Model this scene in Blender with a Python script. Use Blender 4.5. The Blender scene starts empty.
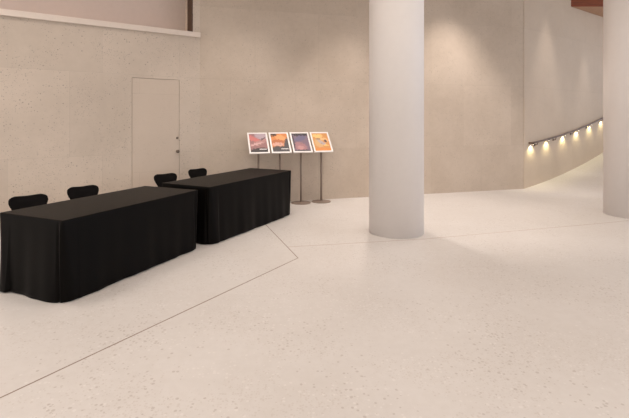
import bpy, bmesh, math, random
from mathutils import Vector, Matrix
random.seed(7)
PI = math.pi
sc = bpy.context.scene
col = sc.collection

# ------------------------------------------------------------------ camera
F, YH, H = 440.0, 119.5, 1.64
cam = bpy.data.cameras.new('camera'); camo = bpy.data.objects.new('camera', cam); col.objects.link(camo)
camo.location = (0, 0, H); camo.rotation_euler = (PI/2, 0, 0)
cam.sensor_width = 36; cam.sensor_fit = 'HORIZONTAL'; cam.lens = F/629*36
cam.shift_y = (YH-209)/629
cam.clip_start = .05
sc.camera = camo

# ------------------------------------------------------------------ light
sc.view_settings.view_transform = 'Standard'; sc.view_settings.look = 'None'
sc.view_settings.gamma = 1; sc.view_settings.exposure = 0.13
w = bpy.data.worlds.new('world'); sc.world = w; w.use_nodes = True
bg = w.node_tree.nodes['Background']
_n = w.node_tree
_tc = _n.nodes.new('ShaderNodeTexCoord'); _sx = _n.nodes.new('ShaderNodeSeparateXYZ'); _mr = _n.nodes.new('ShaderNodeMapRange')
_mx = _n.nodes.new('ShaderNodeMix'); _mx.data_type = 'RGBA'; _mr.interpolation_type = 'SMOOTHSTEP'
_n.links.new(_tc.outputs['Generated'], _sx.inputs[0]); _n.links.new(_sx.outputs[0], _mr.inputs[0])
_mr.inputs[1].default_value = .75; _mr.inputs[2].default_value = 1.0          # daylight comes from the open right side
_n.links.new(_mr.outputs[0], _mx.inputs[0])
_mx.inputs[6].default_value = (1.0, .95, .90, 1); _mx.inputs[7].default_value = (1.30, 1.45, 1.75, 1)
_n.links.new(_mx.outputs[2], bg.inputs[0])
bg.inputs[1].default_value = 1.25

CEIL = 5.7
WARM = (1.0, .89, .80)
def spot(x, y, z, power, half, blend=.5, rad=.05, colr=WARM, tx=0, ty=0):
    l = bpy.data.lights.new('downlight_or_fill', 'SPOT'); l.energy = power; l.spot_size = 2*math.radians(half)
    l.spot_blend = blend; l.shadow_soft_size = rad; l.color = colr
    o = bpy.data.objects.new('downlight_or_fill', l); o.location = (x, y, z); o.rotation_euler = (tx, ty, 0)
    col.objects.link(o)
def area(x, y, z, sx, sy, power, colr, rot):
    l = bpy.data.lights.new('area', 'AREA'); l.shape = 'RECTANGLE'; l.size = sx; l.size_y = sy
    l.energy = power; l.color = colr
    o = bpy.data.objects.new('ceiling_wash', l); o.location = (x, y, z); o.rotation_euler = rot
    col.objects.link(o)

E1 = math.atan2(.585, .811)          # heading of the left wall
E2 = math.radians(16.1)              # heading of the back wall
E3 = math.radians(36.3)              # heading of the wall along the ramp
C12 = Vector((-2.176, 8.36, 0))      # left wall meets back wall
C23 = Vector((4.96, 10.41, 0))       # back wall meets ramp wall
def along(c, h, t, d):               # t metres along a wall, d metres into the room
    return (c.x + math.cos(h)*t + math.sin(h)*d, c.y + math.sin(h)*t - math.cos(h)*d)

# general down lighting, a loose grid of soft wide downlights in the ceiling
for gx in (-4.2, -1.2, 1.8, 4.8):
    for gy in (-2.0, 1.2, 4.4):
        spot(gx, gy, CEIL-.06, 175, 66, .9, .35)
spot(2.6, 7.2, CEIL-.06, 150, 66, .9, .35)
spot(7.4, 8.6, CEIL-.06, 170, 60, .9, .35)
for t, d, p in ((-1.0, 2.2, 120), (-3.6, 2.4, 210), (-6.0, 2.4, 190)):  # unseen spots added to brighten the left wall
    x, y = along(C12, E1, t, d); spot(x, y, CEIL-.06, p, 66, .9, .35)
# wall washers: scallops on the back wall
for t, d, p, a in ((.70, 1.40, 210, 34), (2.93, 1.40, 340, 34), (5.35, 1.22, 540, 36)):
    x, y = along(C12, E2, t, d); spot(x, y, CEIL-.06, p, a, .6, .06)
# narrow ones on the ramp wall
for t, d, zz, p, a in ((1.05, .5, CEIL-.06, 230, 19), (3.2, .40, 4.63, 100, 19)):
    x, y = along(C23, E3, t, d); spot(x, y, zz, p, a, .7, .05)
# inside the wall recess above the ledge
for t in (-1.25, -3.1):
    x, y = along(C12, E1, t, -.3); spot(x, y, CEIL-.1, 75, 34, .7, .04, (1, .78, .66))

# ------------------------------------------------------------------ node helpers
def mat(name):
    m = bpy.data.materials.new(name); m.use_nodes = True
    nt = m.node_tree; return m, nt, nt.nodes['Principled BSDF']
class N:
    def __init__(s, nt): s.nt = nt; s.n = nt.nodes; s.l = nt.links
    def add(s, t, **k):
        n = s.n.new(t)
        for a, b in k.items(): setattr(n, a, b)
        return n
    def link(s, a, b): s.l.new(a, b)
    def set(s, sock, v):
        if hasattr(v, 'is_linked') or isinstance(v, bpy.types.NodeSocket): s.link(v, sock)
        else: sock.default_value = v
    def math(s, op, a, b=0.0, clamp=False):
        n = s.add('ShaderNodeMath', operation=op); n.use_clamp = clamp
        s.set(n.inputs[0], a); s.set(n.inputs[1], b); return n.outputs[0]
    def ramp(s, v, a, b, lo=0.0, hi=1.0):
        n = s.add('ShaderNodeMapRange', interpolation_type='SMOOTHSTEP')
        s.set(n.inputs[0], v); n.inputs[1].default_value = a; n.inputs[2].default_value = b
        n.inputs[3].default_value = lo; n.inputs[4].default_value = hi
        return n.outputs[0]
    def mix(s, f, a, b):
        n = s.add('ShaderNodeMix', data_type='RGBA')
        s.set(n.inputs[0], f)
        for i, v in ((6, a), (7, b)):
            if isinstance(v, tuple): n.inputs[i].default_value = (*v[:3], 1)
            else: s.link(v, n.inputs[i])
        return n.outputs[2]
    def noise(s, vec, scale, detail=3, rough=.55):
        n = s.add('ShaderNodeTexNoise'); s.link(vec, n.inputs['Vector'])
        n.inputs['Scale'].default_value = scale; n.inputs['Detail'].default_value = detail
        n.inputs['Roughness'].default_value = rough; return n.outputs[0]
    def mapping(s, vec, scale=(1, 1, 1), loc=(0, 0, 0), rot=(0, 0, 0)):
        n = s.add('ShaderNodeMapping'); s.link(vec, n.inputs[0])
        n.inputs['Scale'].default_value = scale; n.inputs['Location'].default_value = loc
        n.inputs['Rotation'].default_value = rot; return n.outputs[0]

def speckles(k, vec, scale, size, mask_scale, lo, hi):
    v = k.add('ShaderNodeTexVoronoi'); k.link(vec, v.inputs['Vector']); v.inputs['Scale'].default_value = scale
    sep = k.add('ShaderNodeSeparateColor'); k.link(v.outputs['Color'], sep.inputs[0])
    rad = k.math('MULTIPLY', sep.outputs[0], size)
    keep = k.ramp(k.noise(vec, mask_scale, 2), lo, hi)
    on = k.math('GREATER_THAN', keep, sep.outputs[1])
    d = k.math('SUBTRACT', rad, v.outputs['Distance'])
    e = k.ramp(d, -.02, .05)
    return k.math('MULTIPLY', e, on)

def concrete(name, base, tint, pit=.5, off=(0, 0, 0)):
    m, nt, b = mat(name); k = N(nt)
    tc = k.add('ShaderNodeTexCoord').outputs['Object']
    uv = k.mapping(tc, (1, 1, 1), off, (PI/2, 0, 0))          # wall plane x,z -> x,y
    sx = k.add('ShaderNodeSeparateXYZ'); k.link(tc, sx.inputs[0])
    cx = k.add('ShaderNodeCombineXYZ'); k.link(sx.outputs[0], cx.inputs[0]); k.link(sx.outputs[2], cx.inputs[1])
    pv = k.mapping(cx.outputs[0], (1, 1, 1), off)
    br = k.add('ShaderNodeTexBrick'); k.link(pv, br.inputs['Vector'])
    br.offset = .37; br.offset_frequency = 2; br.squash = 1
    br.inputs['Color1'].default_value = (0, 0, 0, 1); br.inputs['Color2'].default_value = (1, 1, 1, 1)
    br.inputs['Mortar'].default_value = (.5, .5, .5, 1)
    br.inputs['Scale'].default_value = 1; br.inputs['Mortar Size'].default_value = .004
    br.inputs['Mortar Smooth'].default_value = .2; br.inputs['Bias'].default_value = 0
    br.inputs['Brick Width'].default_value = 1.30; br.inputs['Row Height'].default_value = 1.38
    pan = k.math('MULTIPLY', br.outputs['Color'], .32)
    big = k.noise(pv, .8, 4, .6); fine = k.noise(pv, 9, 6, .7)
    f = k.math('ADD', pan, k.math('MULTIPLY', k.ramp(big, .3, .7), .5))
    f = k.math('ADD', f, k.math('MULTIPLY', k.ramp(fine, .3, .7), .18), True)
    c = k.mix(f, base, tint)
    seam = k.math('MULTIPLY', br.outputs['Fac'], .22)
    c = k.mix(seam, c, tuple(x*.62 for x in base))
    p1 = speckles(k, tc, 26, .30, 1.3, .44, .68); p2 = speckles(k, tc, 60, .40, 2.2, .42, .68)
    pits = k.math('MAXIMUM', p1, p2)
    c = k.mix(k.math('MULTIPLY', pits, pit), c, tuple(x*.45 for x in base))
    k.link(c, b.inputs['Base Color']); b.inputs['Roughness'].default_value = .82
    bp = k.add('ShaderNodeBump'); bp.inputs['Strength'].default_value = .35; bp.inputs['Distance'].default_value = .01
    hgt = k.math('SUBTRACT', k.math('MULTIPLY', fine, .25), pits)
    hgt = k.math('SUBTRACT', hgt, k.math('MULTIPLY', br.outputs['Fac'], .6))
    k.link(hgt, bp.inputs['Height']); k.link(bp.outputs[0], b.inputs['Normal'])
    return m

def plain(name, c, rough=.5, metal=0.0, bump=0, bscale=200, var=.08, sheen=0):
    m, nt, b = mat(name); k = N(nt)
    tc = k.add('ShaderNodeTexCoord').outputs['Object']
    n = k.noise(tc, 14, 4)
    cc = k.mix(n, tuple(x*(1-var) for x in c), tuple(min(1, x*(1+var)) for x in c))
    k.link(cc, b.inputs['Base Color'])
    b.inputs['Roughness'].default_value = rough; b.inputs['Metallic'].default_value = metal
    if sheen:
        b.inputs['Sheen Weight'].default_value = sheen; b.inputs['Sheen Roughness'].default_value = .5
        b.inputs['Sheen Tint'].default_value = (1, .9, .86, 1)
    if bump:
        bp = k.add('ShaderNodeBump'); bp.inputs['Strength'].default_value = bump; bp.inputs['Distance'].default_value = .002
        k.link(k.noise(tc, bscale, 2), bp.inputs['Height']); k.link(bp.outputs[0], b.inputs['Normal'])
    return m

# ------------------------------------------------------------------ materials
def floor_mat():
    m, nt, b = mat('white_terrazzo'); k = N(nt)
    g = k.add('ShaderNodeNewGeometry').outputs['Position']
    big = k.noise(g, .7, 4, .6); fine = k.noise(g, 14, 5, .7)
    f = k.math('ADD', k.math('MULTIPLY', k.ramp(big, .3, .7), .6), k.math('MULTIPLY', k.ramp(fine, .35, .65), .35), True)
    c = k.mix(f, (.605, .578, .560), (.545, .512, .488))
    p1 = speckles(k, g, 36, .42, 1.1, .42, .70)
    p2 = speckles(k, g, 64, .56, 1.5, .42, .62)
    c = k.mix(k.math('MULTIPLY', p2, .30), c, (.42, .36, .32))
    c = k.mix(k.math('MULTIPLY', p1, .48), c, (.34, .29, .26))
    p3 = speckles(k, k.mapping(g, (1, 1, 1), (5, 3, 0)), 34, .4, 1.4, .42, .65)
    c = k.mix(k.math('MULTIPLY', p3, .4), c, (.70, .67, .65))
    k.link(c, b.inputs['Base Color'])
    b.inputs['Roughness'].default_value = .42; b.inputs['Specular IOR Level'].default_value = .35
    return m
M_FLOOR = floor_mat()
M_WALL1 = concrete('concrete_left', (.630, .540, .460), (.500, .425, .355), .70, (.40, -1.04, 0))
M_WALL2 = concrete('concrete_back', (.600, .510, .428), (.465, .382, .308), .45, (.25, -1.04, 0))
M_WALL3 = concrete('concrete_ramp', (.580, .480, .385), (.515, .415, .325), .25, (.1, -1.04, 0))
M_DOOR = concrete('door_face', (.600, .510, .430), (.555, .465, .390), .12, (5, 2.05, 0))
M_RECESS = plain('recess_plaster', (.60, .50, .45), .8, var=.05)
M_LEDGE = plain('pale_stone', (.72, .63, .56), .6, var=.05)
M_COL = plain('painted_column', (.80, .755, .735), .55, var=.02)
M_CEIL = plain('ceiling_paint', (.6, .53, .46), .8, var=.03)
M_DARK = plain('dark_gap', (.05, .035, .025), .9)
M_CLOTH = plain('black_cloth', (.0024, .0018, .0015), .42, bump=.25, bscale=420)
M_CLOTH.node_tree.nodes['Principled BSDF'].inputs['Specular IOR Level'].default_value = .07
M_CHAIR = plain('black_upholstery', (.006, .005, .005), .85, bump=.2, bscale=300)
M_CHAIR.node_tree.nodes['Principled BSDF'].inputs['Specular IOR Level'].default_value = .1
M_LEG = plain('dark_steel', (.05, .045, .042), .35, 1.0)
M_BRONZE = plain('bronze_rail', (.16, .11, .085), .35, .9)
M_STAND = plain('taupe_metal', (.27, .21, .175), .5, .4)
M_STEEL = plain('brushed_steel', (.20, .16, .13), .35, .9)
M_FRAME = plain('white_frame', (.84, .80, .79), .5, var=.01)
M_TOP = plain('table_laminate', (.45, .40, .34), .5)
M_CABLE = plain('black_rubber', (.012, .012, .012), .6)
M_JOINT = plain('joint_filler', (.25, .19, .155), .8)
M_JOINT2 = plain('pale_joint_filler', (.45, .37, .33), .8)

def wood_mat():
    m, nt, b = mat('red_wood'); k = N(nt)
    tc = k.add('ShaderNodeTexCoord').outputs['Object']
    st = k.mapping(tc, (1.2, 5, 22))
    n = k.noise(st, 2.2, 5, .65)
    c = k.mix(k.ramp(n, .3, .7), (.27, .060, .017), (.14, .03, .009))
    k.link(c, b.inputs['Base Color']); b.inputs['Roughness'].default_value = .45
    return m
M_WOOD = wood_mat()
def glow_mat():
    m, nt, b = mat('rail_lamp_lens')
    b.inputs['Base Color'].default_value = (1, .95, .8, 1)
    b.inputs['Emission Color'].default_value = (1, .93, .72, 1); b.inputs['Emission Strength'].default_value = 6
    return m
M_GLOW = glow_mat()

def poster_mat(name, ground, blobs, text):
    """flat artwork: soft noisy colour patches (x, y, rx, ry, rot, colour), coordinates -1..1 on the sheet"""
    m, nt, b = mat(name); k = N(nt)
    tc = k.add('ShaderNodeTexCoord').outputs['Object']
    p = k.mapping(tc, (1/.163, 1/.235, 1))
    nz = k.add('ShaderNodeTexNoise'); k.link(tc, nz.inputs['Vector']); nz.inputs['Scale'].default_value = 26; nz.inputs['Detail'].default_value = 4
    off = k.add('ShaderNodeVectorMath', operation='MULTIPLY_ADD'); k.link(nz.outputs['Color'], off.inputs[0])
    off.inputs[1].default_value = (.5, .5, 0); k.link(p, off.inputs[2])
    pw = k.mapping(off.outputs[0], (1, 1, 0), (-.25, -.25, 0))
    c = None
    for (x, y, rx, ry, rot, cc) in blobs:
        q = k.mapping(pw, (1, 1, 1), (-x, -y, 0)); q = k.mapping(q, (1, 1, 1), (0, 0, 0), (0, 0, rot)); q = k.mapping(q, (1/rx, 1/ry, 1))
        ln = k.add('ShaderNodeVectorMath', operation='LENGTH'); k.link(q, ln.inputs[0])
        f = k.ramp(ln.outputs['Value'], .75, 1.15, 1.0, 0.0)
        c = k.mix(f, c if c is not None else ground, cc)
    sp = k.add('ShaderNodeSeparateXYZ'); k.link(p, sp.inputs[0])
    for (x, y, wd, ht) in text:
        fx = k.math('LESS_THAN', k.math('ABSOLUTE', k.math('SUBTRACT', sp.outputs[0], x)), wd)
        fy = k.math('LESS_THAN', k.math('ABSOLUTE', k.math('SUBTRACT', sp.outputs[1], y)), ht)
        dash = k.math('GREATER_THAN', k.math('SINE', k.math('MULTIPLY', sp.outputs[0], 55)), -.5)
        c = k.mix(k.math('MULTIPLY', k.math('MULTIPLY', fx, fy), dash), c, (.85, .82, .82))
    k.link(c, b.inputs['Base Color']); b.inputs['Roughness'].default_value = .5
    return m

# ------------------------------------------------------------------ mesh helpers
def obj(name, bm, m, parent=None, smooth=False, loc=None, rotz=None):
    me = bpy.data.meshes.new(name); bmesh.ops.recalc_face_normals(bm, faces=bm.faces[:]); bm.to_mesh(me); bm.free()
    me.materials.append(m)
    if smooth:
        for p in me.polygons: p.use_smooth = True
    o = bpy.data.objects.new(name, me); col.objects.link(o)
    if parent: o.parent = parent
    if loc is not None: o.location = loc
    if rotz is not None: o.rotation_euler = (0, 0, rotz)
    return o
def box(bm, x0, x1, y0, y1, z0, z1, bev=0, mtx=None):
    t = bmesh.new()
    v = [t.verts.new((x, y, z)) for x in (x0, x1) for y in (y0, y1) for z in (z0, z1)]
    for f in ((0, 1, 3, 2), (4, 6, 7, 5), (0, 4, 5, 1), (2, 3, 7, 6), (0, 2, 6, 4), (1, 5, 7, 3)): t.faces.new([v[i] for i in f])
    if bev: bmesh.ops.bevel(t, geom=t.edges[:], offset=bev, segments=2, affect='EDGES', profile=.6)
    merge(bm, t, mtx); return bm
def merge(bm, t, mtx=None):
    if mtx is not None: bmesh.ops.transform(t, matrix=mtx, verts=t.verts[:])
    me = bpy.data.meshes.new('t'); t.to_mesh(me); t.free(); bm.from_mesh(me); bpy.data.meshes.remove(me)
def lathe(bm, prof, seg=32, mtx=None):
    t = bmesh.new(); rings = []
    for r, z in prof:
        rings.append([t.verts.new((r*math.cos(2*PI*i/seg), r*math.sin(2*PI*i/seg), z)) for i in range(seg)] if r > 1e-6 else [t.verts.new((0, 0, z))])
    for a, b in zip(rings, rings[1:]):
        for i in range(seg):
            j = (i+1) % seg
            if len(a) == 1 and len(b) == 1: continue
            if len(a) == 1: t.faces.new((a[0], b[j], b[i]))
            elif len(b) == 1: t.faces.new((a[i], a[j], b[0]))
            else: t.faces.new((a[i], a[j], b[j], b[i]))
    merge(bm, t, mtx); return bm
def tube(bm, pts, r, seg=12):
    pts = [Vector(p) for p in pts]; rings = []
    prev = None
    for i, p in enumerate(pts):
        d = (pts[min(i+1, len(pts)-1)]-pts[max(i-1, 0)]).normalized()
        if prev is None: a = d.orthogonal().normalized()
        else: a = (prev - d*prev.dot(d)).normalized()
        prev = a; b = d.cross(a); rr = r[i] if isinstance(r, (list, tuple)) else r
        rings.append([bm.verts.new(p + a*rr*math.cos(2*PI*k/seg) + b*rr*math.sin(2*PI*k/seg)) for k in range(seg)])
    for A, B in zip(rings, rings[1:]):
        for k in range(seg): bm.faces.new((A[k], A[(k+1) % seg], B[(k+1) % seg], B[k]))
    bm.faces.new(rings[0][::-1]); bm.faces.new(rings[-1]); return bm
def tag(o, label=None, cat=None, group=None, kind=None):
    for a, b in (('label', label), ('category', cat), ('group', group), ('kind', kind)):
        if b: o[a] = b
    return o
def empty(name, loc=(0, 0, 0), rz=0):
    o = bpy.data.objects.new(name, None); o.empty_display_size = .1; col.objects.link(o)
    o.location = loc; o.rotation_euler = (0, 0, rz); return o
def struct(o, label=None, cat=None): o['kind'] = 'structure'; tag(o, label, cat); return o

# ------------------------------------------------------------------ floor, ramp, ceiling
bm = bmesh.new(); box(bm, -9, 14, -8, 16, -.2, 0)
struct(obj('floor', bm, M_FLOOR), 'pale speckled terrazzo floor across the whole hall', 'floor')
def rz_(t): return .075*t + .0165*t*t
bm = bmesh.new(); NT = 28; T1, Wd = 7.0, 4.0
tops = []; bots = []
for i in range(NT+1):
    t = T1*i/NT; a = along(C23, E3, t, 0); b_ = along(C23, E3, t, Wd)
    tops.append([bm.verts.new((*p, rz_(t)+.0005)) for p in (a, b_)]); bots.append([bm.verts.new((*p, -.05)) for p in (a, b_)])
for i in range(NT):
    A, B, a, b_ = tops[i], tops[i+1], bots[i], bots[i+1]
    for f in ((A[0], A[1], B[1], B[0]), (a[0], b_[0], b_[1], a[1]), (A[0], B[0], b_[0], a[0]), (A[1], a[1], b_[1], B[1])): bm.faces.new(f)
bm.faces.new((tops[0][0], bots[0][0], bots[0][1], tops[0][1])); bm.faces.new((tops[-1][0], tops[-1][1], bots[-1][1], bots[-1][0]))
struct(obj('floor_ramp', bm, M_FLOOR, smooth=False), 'pale ramp rising to the right beside the lit handrail', 'ramp')
bm = bmesh.new(); box(bm, -9, 14, -8, 17, CEIL, CEIL+.2)
struct(obj('ceiling', bm, M_CEIL), 'plain high ceiling over the hall', 'ceiling')

# ------------------------------------------------------------------ walls
LZ0, LZ1 = 3.19, 3.285        # ledge underside / top
DX0, DX1, DZ = -1.222, -.40, 2.365
bm = bmesh.new(); g = .006
box(bm, -8, DX0-g, 0, .3, 0, LZ0); box(bm, DX0-g, DX1+g, 0, .3, DZ+g, LZ0); box(bm, DX1+g, 0, 0, .3, 0, LZ0)
box(bm, -.138, 0, 0, .5, LZ0, CEIL)
struct(obj('wall_left', bm, M_WALL1, loc=C12, rotz=E1), 'mottled concrete wall with the flush door behind the tables', 'wall')
bm = bmesh.new(); box(bm, -8, -.138, .42, .6, LZ0, CEIL)
struct(obj('wall_upper', bm, M_RECESS, loc=C12, rotz=E1), 'recessed pinkish wall above the pale ledge', 'wall')
bm = bmesh.new(); box(bm, -8, -.004, -.045, 0, LZ0, LZ1, .006); box(bm, -8, -.14, 0, .42, LZ0, LZ1-.002)
struct(obj('trim_1', bm, M_LEDGE, loc=C12, rotz=E1), 'pale stone ledge running along the top of the left wall', 'ledge')
bm = bmesh.new(); box(bm, 0, 7.424, 0, .3, 0, CEIL)
struct(obj('wall_back', bm, M_WALL2, loc=C12, rotz=E2), 'long mottled concrete wall behind the poster stands and column', 'wall')
bm = bmesh.new(); box(bm, 0, 8, 0, .3, 0, CEIL)
struct(obj('wall_right', bm, M_WALL3, loc=C23, rotz=E3), 'smooth concrete wall carrying the handrail beside the ramp', 'wall')

bm = bmesh.new(); box(bm, -.158, -.140, .0, .24, LZ1, CEIL)  # dark strip stands in for the shade at the recess corner
struct(obj('recess_shade', bm, plain('shade_brown', (.07, .035, .02), .6), loc=C12, rotz=E1), 'dark brown upright strip, painted shade where the upper recess ends', 'shade_strip')
# door
bm = bmesh.new(); box(bm, DX0, DX1, .004, .06, .006, DZ, .0015)
door = struct(obj('door_1', bm, M_DOOR, loc=C12, rotz=E1), 'flush concrete-coloured door in the left wall with a small dark handle', 'door')
bm = bmesh.new(); box(bm, DX0-.05, DX1+.05, .305, .33, 0, DZ+.05)
struct(obj('door_backing', bm, M_DARK, door)); bpy.data.objects['door_backing'].name = 'jamb_backing'
hx = DX1-.035
bm = bmesh.new(); R = Matrix.Translation((hx, .004, 1.055)) @ Matrix.Rotation(PI/2, 4, 'X')
lathe(bm, [(0, 0), (.026, 0), (.026, .006), (.012, .008), (.012, .04), (.028, .045), (.030, .058), (.022, .066), (0, .067)], 24, R)
obj('door_knob', bm, M_STEEL, door, True)
bm = bmesh.new(); R = Matrix.Translation((hx, .004, 1.30)) @ Matrix.Rotation(PI/2, 4, 'X')
lathe(bm, [(0, 0), (.022, 0), (.022, .008), (.016, .012), (0, .012)], 24, R); box(bm, hx-.003, hx+.003, -.0105, -.007, 1.288, 1.312)
obj('lock', bm, M_STEEL, door)

# floor joints
def strip(name, pts, wd, m, label):
    bm = bmesh.new()
    P = [Vector((x, y)) for x, y in pts]; L = []; R_ = []
    for i, p in enumerate(P):
        d0 = (p-P[i-1]).normalized() if i else (P[1]-p).normalized()
        d1 = (P[i+1]-p).normalized() if i < len(P)-1 else d0
        n0 = Vector((-d0.y, d0.x)); n1 = Vector((-d1.y, d1.x)); n = (n0+n1).normalized(); k_ = wd/2/max(.3, n.dot(n0))
        L.append(p+n*k_); R_.append(p-n*k_)
    for z in (.0012,):
        a = [bm.verts.new((*p, z)) for p in L]; b_ = [bm.verts.new((*p, z)) for p in R_]
        c = [bm.verts.new((*p, -.01)) for p in L]; d = [bm.verts.new((*p, -.01)) for p in R_]
        for i in range(len(P)-1):
            bm.faces.new((a[i], a[i+1], b_[i+1], b_[i])); bm.faces.new((c[i], d[i], d[i+1], c[i+1]))
            bm.faces.new((a[i], c[i], c[i+1], a[i+1])); bm.faces.new((b_[i], b_[i+1], d[i+1], d[i]))
        bm.faces.new((a[0], b_[0], d[0], c[0])); bm.faces.new((a[-1], c[-1], d[-1], b_[-1]))
    struct(obj(name, bm, m), label, 'floor joint')
strip('trim_2', [(-3.17, .51), (-1.852, 2.591), (-.195, 5.21), (-.709, 6.71), (-1.25, 8.28)], .010, M_JOINT, 'dark bent joint line in the floor in front of the black tables')
strip('trim_3', [(-.34, 5.66), (1.52, 6.04), (4.59, 6.97), (6.2, 7.5)], .012, M_JOINT2, 'faint pale joint line in the floor running past both columns')

# wooden bulkhead at the ramp wall
bm = bmesh.new()
def pr(t, d): return along(C23, E3, t, d)
p0 = pr(2.406, 0.0); yF = p0[1]
poly = [(p0[0], yF), (12.0, yF), (12.0, yF+3.9), ]
p3 = pr((12.0-C23.x)/math.cos(E3), 0); poly[2] = p3
lo = [bm.verts.new((x, y, 4.68)) for x, y in poly]; hi = [bm.verts.new((x, y, CEIL)) for x, y in poly]
bm.faces.new(lo); bm.faces.new(hi)
for i in range(3): bm.faces.new((lo[i], lo[(i+1) % 3], hi[(i+1) % 3], hi[i]))
bulk = struct(obj('trim_4', bm, M_WOOD), 'red-brown wooden bulkhead high on the ramp wall at the top right', 'bulkhead')

bm = bmesh.new()  # bulkhead underside: lamp light painted in as a paler wood colour
ins = [(poly[0][0]+.03, poly[0][1]+.012), (poly[1][0], poly[1][1]+.012), (poly[2][0], poly[2][1]-.01)]
a_ = [bm.verts.new((x, y, 4.672)) for x, y in ins]; b2 = [bm.verts.new((x, y, 4.684)) for x, y in ins]
bm.faces.new(a_); bm.faces.new(b2)
for i in range(3): bm.faces.new((a_[i], a_[(i+1) % 3], b2[(i+1) % 3], b2[i]))
obj('lit_underside', bm, plain('lit_wood', (.42, .235, .14), .5, var=.12), bulk)['label'] = 'wooden underside painted paler, as if lamplit'
# ------------------------------------------------------------------ columns
def column(x, y, r, label):
    bm = bmesh.new(); lathe(bm, [(0, 0), (r, 0), (r, CEIL-.001), (0, CEIL-.001)], 128)
    o = obj('column', bm, M_COL, None, False, (x, y, 0))
    for p in o.data.polygons: p.use_smooth = abs(p.normal.z) < .5
    tag(o, label, 'column', 'round white columns', 'structure')
column(1.196, 6.44, .395, 'large round white column standing at the centre in front of the back wall')
column(5.445, 7.58, .395, 'round white column cut off by the right edge, in front of the ramp')

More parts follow.
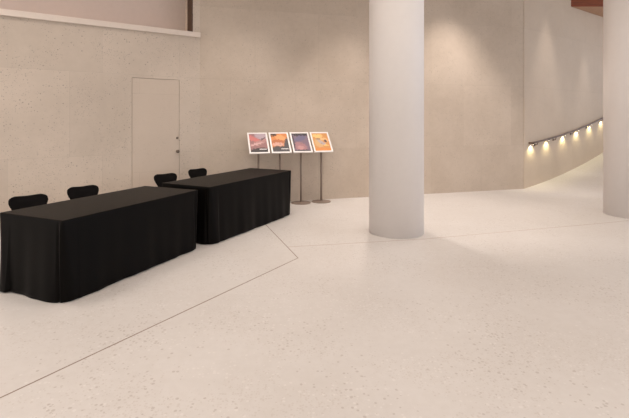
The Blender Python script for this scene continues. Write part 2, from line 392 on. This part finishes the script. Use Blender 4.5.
# ------------------------------------------------------------------ tables and cloths
TA = .432
def table(ox, oy, L, W, lab_t, lab_c, seed, TA=.427, h=.748, flare=.014):
    u = Vector((math.sin(TA), math.cos(TA))); v = Vector((-u.y, u.x))
    c = Vector((ox, oy)) + u*L/2 + v*W/2
    rz = PI/2-TA
    t = empty('folding_table', (c.x, c.y, 0), rz); tag(t, lab_t, 'table', 'folding tables under the cloths')
    bm = bmesh.new(); box(bm, -L/2+.02, L/2-.02, -W/2+.02, W/2-.02, .705, .738, .006); obj('tabletop', bm, M_TOP, t)
    for sx in (-1, 1):
        for sy in (-1, 1):
            bm = bmesh.new(); x = sx*(L/2-.22); y = sy*(W/2-.12)
            tube(bm, [(x, y, .0), (x, y, .705)], .014); tube(bm, [(x, y, .06), (x, 0, .06)], .010)
            obj('leg', bm, M_LEG, t, True)
    rnd = random.Random(seed)
    bm = bmesh.new(); hx_, hy = L/2, W/2; step = .012
    # perimeter samples: (arc position on the sharp rectangle)
    def contour(r, n):
        segs = [(hx_-r)*2, PI/2*r, (hy-r)*2, PI/2*r]*2
        tot = sum(segs)
        # parameter laid out on the sharp rectangle so rings stay aligned
        out = []; per = 4*(hx_+hy); R0 = .16
        base = [(hx_-R0)*2, 2*R0, (hy-R0)*2, 2*R0]*2
        for i in range(n):
            s = per*i/n; k_ = 0
            while k_ < 7 and s >= base[k_]: s -= base[k_]; k_ += 1
            f = s/base[k_]
            side = k_//2
            corners = [(-hx_, -hy), (hx_, -hy), (hx_, hy), (-hx_, hy)]
            dirs = [(1, 0), (0, 1), (-1, 0), (0, -1)]; d = dirs[side]; n_ = (d[1], -d[0])
            A = corners[side]; B = corners[(side+1) % 4]
            if k_ % 2 == 0:
                half = [hx_, hy][side % 2]; q = R0 + f*(2*half-2*R0)
                out.append((A[0]+d[0]*q, A[1]+d[1]*q, n_[0], n_[1], side, q))
            else:                                             # around corner B
                if r >= R0*.999 or True:
                    # straight pieces up to the arc, then the arc itself
                    ls = max(R0-r, 0); arc = PI/2*r; tt = f*(2*ls+arc)
                    d2 = dirs[(side+1) % 4]; n2 = (d2[1], -d2[0])
                    if tt < ls: px, py, nx, ny = B[0]-d[0]*(R0-tt), B[1]-d[1]*(R0-tt), *n_
                    elif tt > ls+arc:
                        q = r+(tt-ls-arc); px, py, nx, ny = B[0]+d2[0]*q, B[1]+d2[1]*q, *n2
                    else:
                        a = (tt-ls)/max(r, 1e-6); cxx = B[0]-d[0]*r-n_[0]*r; cyy = B[1]-d[1]*r-n_[1]*r
                        nx = n_[0]*math.cos(a)+d[0]*math.sin(a); ny = n_[1]*math.cos(a)+d[1]*math.sin(a)
                        px, py = cxx+nx*r, cyy+ny*r
                    out.append((px, py, nx, ny, side, 2*[hx_, hy][side % 2]-R0+f*R0*2))
        return out
    n = int(4*(hx_+hy)/step)
    ph = [rnd.uniform(0, 6.28) for _ in range(8)]
    folds = {0: [(.05, .016), (2*hx_-.07, .012)], 1: [(.06, .012)], 2: [(.07, .012)], 3: [(2*hy-.05, .014)]}
    rings = []
    levels = [(0, h, .012, -.012), (1, h-.002, .012, -.004), (2, h-.008, .014, 0), (3, h-.03, .016, .0)] + [(4+i, (h-.03)*(1-(i+1)/20), None, None) for i in range(20)]
    for idx, z, r, off in levels:
        dn = 1-z/h
        if r is None: r = .016 + .135*dn**1.1
        ring = []
        for j, (x, y, nx, ny, side, q) in enumerate(contour(r, n)):
            s = j/n*4*(hx_+hy)
            d = off if off is not None else (flare*dn + dn*(.006*math.sin(s*7.3+ph[0]) + .005*math.sin(s*13.1+ph[1]+dn*1.5) + .003*math.sin(s*29+ph[2])))
            if off is None or idx == 3:
                for (q0, amp) in folds[side]:
                    d -= amp*min(1, dn*5)*math.exp(-((q-q0-.01*dn)/.011)**2); d += .5*amp*min(1, dn*5)*math.exp(-((q-q0-.03)/.014)**2)
            d += (.035 if side == 2 else 0)*dn*dn
            zz = z
            if idx == levels[-1][0]: zz = .004 + .004*(1+math.sin(s*5+ph[3]))
            ring.append(bm.verts.new((x+nx*d, y+ny*d, zz)))
        rings.append(ring)
    for A, B in zip(rings, rings[1:]):
        for j in range(n): bm.faces.new((A[j], A[(j+1) % n], B[(j+1) % n], B[j]))
    bm.faces.new(rings[0])
    o = obj('tablecloth', bm, M_CLOTH, None, True, (c.x, c.y, 0), rz)
    so = o.modifiers.new('cloth_thickness', 'SOLIDIFY'); so.thickness = .0015; so.offset = -1
    o.data.polygons[len(o.data.polygons)-1].use_smooth = False
    tag(o, lab_c, 'tablecloth', 'black tablecloths')
    return c
table(-2.228, 3.89, 1.875, .888, 'long table wholly covered by the nearer black cloth at the left edge', 'black floor-length cloth over the nearer long table, at the left edge of the photo', 3, .41, .743)
table(-1.361, 5.737, 2.13, .864, 'long table wholly covered by the farther black cloth beside the poster stands', 'black floor-length cloth over the farther long table, beside the poster stands', 5, .468, .757, .03)

# ------------------------------------------------------------------ chairs (faces local -y)
def chair():
    root = empty('chair')
    # backrest: waisted shell with two rounded ears, centre dip
    bm = bmesh.new(); NZ, NX = 26, 22; th = .020; zt = .775; zw = .50
    def halfw(z):
        if z > .70:
            k_ = min(1, (z-.70)/(zt-.70)); return .198*math.sqrt(max(0, 1-(k_*.86)**4))
        k_ = (.70-z)/(.70-zw); return .198 - .108*(k_**1.25)
    def pt(i, j, side):
        a = -1+2*i/NX; r = j/NZ
        z = zw + r*(zt-zw); hw = halfw(z); x = a*hw
        # dip of the top edge at the centre
        z -= .011*math.exp(-(x/.10)**2)*max(0, r-.5)*2
        y = .20 + .085*(z-.5)/.3 - .035*(a*a)*(hw/.205) + .012*math.cos(a*PI/2)
        edge = min(1, 4*(1-abs(a)), 4*(1-r)+.0)
        y += side*th/2*math.sqrt(max(.02, min(1, edge)))
        return (x, y, z)
    grids = []
    for side in (-1, 1): grids.append([[bm.verts.new(pt(i, j, side)) for i in range(NX+1)] for j in range(NZ+1)])
    for gi, G in enumerate(grids):
        for j in range(NZ):
            for i in range(NX): bm.faces.new((G[j][i], G[j][i+1], G[j+1][i+1], G[j+1][i]))
    A, B = grids
    bd = [(0, i) for i in range(NX)] + [(j, NX) for j in range(NZ)] + [(NZ, i) for i in range(NX, 0, -1)] + [(j, 0) for j in range(NZ, 0, -1)]
    for k_ in range(len(bd)):
        p, q = bd[k_], bd[(k_+1) % len(bd)]
        bm.faces.new((A[p[0]][p[1]], A[q[0]][q[1]], B[q[0]][q[1]], B[p[0]][p[1]]))
    obj('backrest', bm, M_CHAIR, root, True)
    # seat: waterfall pad
    bm = bmesh.new(); NU, NV = 20, 20; grids = []
    for side in (-1, 1):
        G = []
        for j in range(NV+1):
            r = j/NV; row = []            # r=0 rear waist, 1 front
            y = .215 - r*.42
            hw = .085 + .145*min(1, r/.42)**.7
            if r > .80: hw *= math.sqrt(max(.0, 1-((r-.80)/.215)**2.4))*.35+.65
            zc = .44 + .065*max(0, 1-r/.16)**2 - .035*max(0, (r-.75)/.25)**2
            for i in range(NU+1):
                a = -1+2*i/NU
                z = zc + .018*a*a + side*.010*math.sqrt(max(.05, min(1, 5*(1-abs(a)), 5*(1-r)+.05)))
                row.append(bm.verts.new((a*hw, y, z)))
            G.append(row)
        grids.append(G)
        for j in range(NV):
            for i in range(NU): bm.faces.new((G[j][i], G[j][i+1], G[j+1][i+1], G[j+1][i]))
    A, B = grids
    bd = [(0, i) for i in range(NU)] + [(j, NU) for j in range(NV)] + [(NV, i) for i in range(NU, 0, -1)] + [(j, 0) for j in range(NV, 0, -1)]
    for k_ in range(len(bd)):
        p, q = bd[k_], bd[(k_+1) % len(bd)]
        bm.faces.new((A[p[0]][p[1]], A[q[0]][q[1]], B[q[0]][q[1]], B[p[0]][p[1]]))
    obj('seat', bm, M_CHAIR, root, True)
    bm = bmesh.new(); lathe(bm, [(0, .405), (.07, .405), (.085, .415), (.085, .430), (0, .430)], 24)
    obj('seat_hub', bm, M_LEG, root, True)
    for sx in (-1, 1):
        for sy in (-1, 1):
            bm = bmesh.new(); tx, ty = (sx*.215, .235) if sy > 0 else (sx*.185, -.135)
            tube(bm, [(sx*.04, sy*.03, .415), (sx*.11, sy*.09, .412), (sx*.145, sy*(.135 if sy > 0 else .105), .385), (sx*.16, sy*(.155 if sy > 0 else .115), .33), (tx, ty, .006)], .009, 10)
            lg = obj('leg', bm, M_LEG, root, True)
            bm = bmesh.new(); lathe(bm, [(0, 0), (.013, 0), (.013, .016), (0, .02)], 14, Matrix.Translation((tx, ty, 0)))
            obj('foot_cap', bm, M_CABLE, lg, True)
    return root
def copy_tree(o, parent=None):
    c = o.copy(); col.objects.link(c); c.parent = parent
    for ch in list(o.children): copy_tree(ch, c)
    return c
proto = chair()
# centre of the back's top edge (x, y) and heading of its width
for i, (x, y, a, lab) in enumerate([
    (-3.18*1.04, 4.87*1.04, 48, 'black chair with curved two-lobed back behind the nearer table, leftmost and largest in the photo'),
    (-2.935*1.04, 5.54*1.04, 50, 'black chair with curved two-lobed back behind the middle of the nearer table'),
    (-2.375*1.02, 6.94*1.02, 46, 'black chair in front of the flush door, left of the two behind the farther table'),
    (-2.06*1.02, 7.63*1.02, 52, 'black chair right of the flush door, farthest of the four along the tables')]):
    o = proto if i == 0 else copy_tree(proto)
    a = math.radians(a)
    # local +y is behind the sitter; the back's top sits at local y ~ .29
    bx_, by_ = -math.sin(a), math.cos(a)
    o.location = (x - bx_*.285, y - by_*.285, 0); o.rotation_euler = (0, 0, a)
    tag(o, lab, 'chair', 'black chairs behind the tables')

# ------------------------------------------------------------------ cable on the floor
bm = bmesh.new()
tube(bm, [(-3.14, 4.22, .007), (-3.18, 4.26, .007), (-3.26, 4.30, .007), (-3.45, 4.36, .007), (-3.9, 4.42, .007), (-4.5, 4.7, .007)], .0065, 8)
tag(obj('cable', bm, M_CABLE, smooth=True), 'thin black cable on the floor beside the nearer black cloth', 'cable')

# ------------------------------------------------------------------ poster stands
arts = [
    poster_mat('art_pink_sky', (.30, .15, .15), [(.5, .75, .9, .35, .1, (.42, .33, .38)), (-.5, .45, .75, .28, .3, (.55, .17, .16)), (.3, .1, 1.0, .25, -.35, (.42, .22, .21)), (-.2, -.1, .8, .12, -.2, (.58, .36, .35)), (-.1, -.95, 1.5, .42, -.1, (.035, .028, .03)), (.6, .45, .35, .10, -.4, (.13, .08, .09))], [(.45, -.68, .42, .05)]),
    poster_mat('art_orange_sky', (.62, .22, .06), [(-.9, .95, .7, .25, 0, (.06, .03, .02)), (.2, .55, .7, .3, .2, (.78, .33, .12)), (-.3, .1, .9, .25, 0, (.45, .14, .05)), (.9, -.2, .45, .8, .3, (.06, .05, .055)), (.0, -.9, 1.6, .55, 0, (.05, .045, .05)), (-.25, -.18, .7, .22, 0, (.62, .34, .27))], [(.45, -.68, .42, .05)]),
    poster_mat('art_violet_dusk', (.17, .11, .16), [(0, .95, 1.6, .25, 0, (.035, .025, .035)), (.0, .45, .8, .3, -.2, (.12, .10, .19)), (-.2, -.45, .9, .5, .2, (.32, .15, .17)), (-.15, -.6, .4, .22, 0, (.45, .22, .22)), (.1, -1.05, 1.5, .22, 0, (.05, .04, .05)), (-1.0, .1, .25, .9, 0, (.06, .04, .06))], []),
    poster_mat('art_amber', (.60, .27, .08), [(-.3, .7, .7, .2, 0, (.80, .50, .18)), (.4, .3, .6, .2, .3, (.75, .45, .20)), (-.3, -.1, .6, .5, .4, (.62, .38, .17)), (.1, -.1, .6, .18, .5, (.45, .36, .36)), (.55, .1, .22, .14, .3, (.12, .05, .04)), (-.3, .35, .28, .12, 0, (.35, .22, .12)), (0, -.85, 1.2, .25, 0, (.66, .24, .05)), (.55, -.35, .3, .12, 0, (.80, .50, .16))], []),
]
labels = ['poster stand with a pink and dark print, leftmost of the row, behind the farther table',
          'poster stand with an orange print over a dark lower half, second from the left',
          'poster stand with a dark violet print, third from the left',
          'poster stand with an amber-orange print, rightmost and nearest the column']
def stand(x, y, art, lab):
    t = empty('poster_stand', (x, y, 0), E2); tag(t, lab, 'poster stand', 'tilted poster stands by the back wall')
    bm = bmesh.new(); lathe(bm, [(0, 0), (.190, 0), (.192, .004), (.190, .010), (.03, .016), (.022, .03), (0, .03)], 48)
    obj('base', bm, M_STAND, t)
    bm = bmesh.new(); tube(bm, [(0, 0, .012), (0, 0, 1.15)], .019, 20); obj('pole', bm, M_STAND, t, True)
    P = Matrix.Translation((0, 0, 1.192)) @ Matrix.Rotation(PI/4, 4, 'X')     # local y of the panel runs up and back
    bm = bmesh.new(); box(bm, -.05, .05, -.06, .06, -.026, -.014, .002, P); box(bm, -.014, .014, -.03, .0, 1.12, 1.172, .002)
    obj('mounting_plate', bm, M_STAND, t)
    fw, fh, b_ = .193, .265, .030
    bm = bmesh.new(); box(bm, -fw, fw, -fh, fh, -.014, .000, .002, P)
    for q in ((-fw, -fw+b_, -fh, fh), (fw-b_, fw, -fh, fh), (-fw+b_, fw-b_, -fh, -fh+b_), (-fw+b_, fw-b_, fh-b_, fh)):
        box(bm, q[0], q[1], q[2], q[3], -.002, .008, .0015, P)
    fr = obj('frame', bm, M_FRAME, t)
    bm = bmesh.new(); box(bm, -fw+b_, fw-b_, -fh+b_, fh-b_, .0, .0015)
    po = obj('poster', bm, art, t); po.location = (0, 0, 1.192); po.rotation_euler = (PI/4, 0, 0)
for i in range(4):
    x = -1.070 + .4015*i; y = 8.385 + .1316*i
    stand(x, y, arts[i], labels[i])

# ------------------------------------------------------------------ handrail with lamps
hr = empty('handrail', (*along(C23, E3, .1, .07), 0), E3)
tag(hr, 'dark metal handrail with small downward lamps along the ramp wall', 'handrail')
def loc(t, d, z): return (t-.1, -(d-.07), z)          # in the rail's own frame
RH = 1.06
bm = bmesh.new(); pts = [loc(.22, .0, RH+rz_(.22)), loc(.22, .05, RH+rz_(.22)), loc(.24, .066, RH+rz_(.24))]
for i in range(1, 50): t = .26+6.44*i/49; pts.append(loc(t, .07, RH+rz_(t)))
tube(bm, pts, .021, 14); obj('rail', bm, M_BRONZE, hr, True)
def t_of(px):
    k_ = (px-314.5)/F; c, s = math.cos(E3), math.sin(E3)
    return (k_*C23.y-C23.x)/(c-k_*s)
for px in (534.5, 553, 570.5, 586, 600, 612, 622):
    t = t_of(px); z = RH+rz_(t)
    bm = bmesh.new(); tube(bm, [loc(t, .07, z-.018), loc(t, .07, z-.055), loc(t, .055, z-.075), loc(t, .004, z-.078)], .009, 10)
    lathe(bm, [(0, 0), (.032, 0), (.032, .006), (0, .007)], 20, Matrix.Translation(loc(t, 0.0, z-.078)) @ Matrix.Rotation(PI/2, 4, 'X'))
    box(bm, t-.1-.03, t-.1+.03, -.012, .012, z-.028, z-.016)
    obj('bracket', bm, M_BRONZE, hr, False)
for px in (530.5, 546, 562.5, 576, 589, 600.5, 610, 619):
    t = t_of(px); z = RH+rz_(t)
    bm = bmesh.new(); lathe(bm, [(0, z-.040), (.013, z-.040), (.016, z-.036), (.016, z-.018), (0, z-.018)], 16, Matrix.Translation(loc(t, .07, 0)))
    lf = obj('lamp_housing', bm, M_BRONZE, hr, True)
    bm = bmesh.new(); lathe(bm, [(0, z-.0435), (.0105, z-.0430), (.0105, z-.0398), (0, z-.0398)], 16, Matrix.Translation(loc(t, .07, 0)))
    obj('lamp_lens', bm, M_GLOW, lf, True)
    l = bpy.data.lights.new('rail_lamp', 'SPOT'); l.energy = 9; l.color = (1, .89, .48); l.spot_size = math.radians(125); l.spot_blend = .9; l.shadow_soft_size = .01
    lo_ = bpy.data.objects.new('rail_lamp', l); x, y = along(C23, E3, t, .07); lo_.location = (x, y, z-.05); col.objects.link(lo_)
    # tilt towards the wall
    dirv = Vector((-math.sin(E3)*.35, math.cos(E3)*.35, -1)); lo_.rotation_euler = dirv.to_track_quat('-Z', 'Y').to_euler()
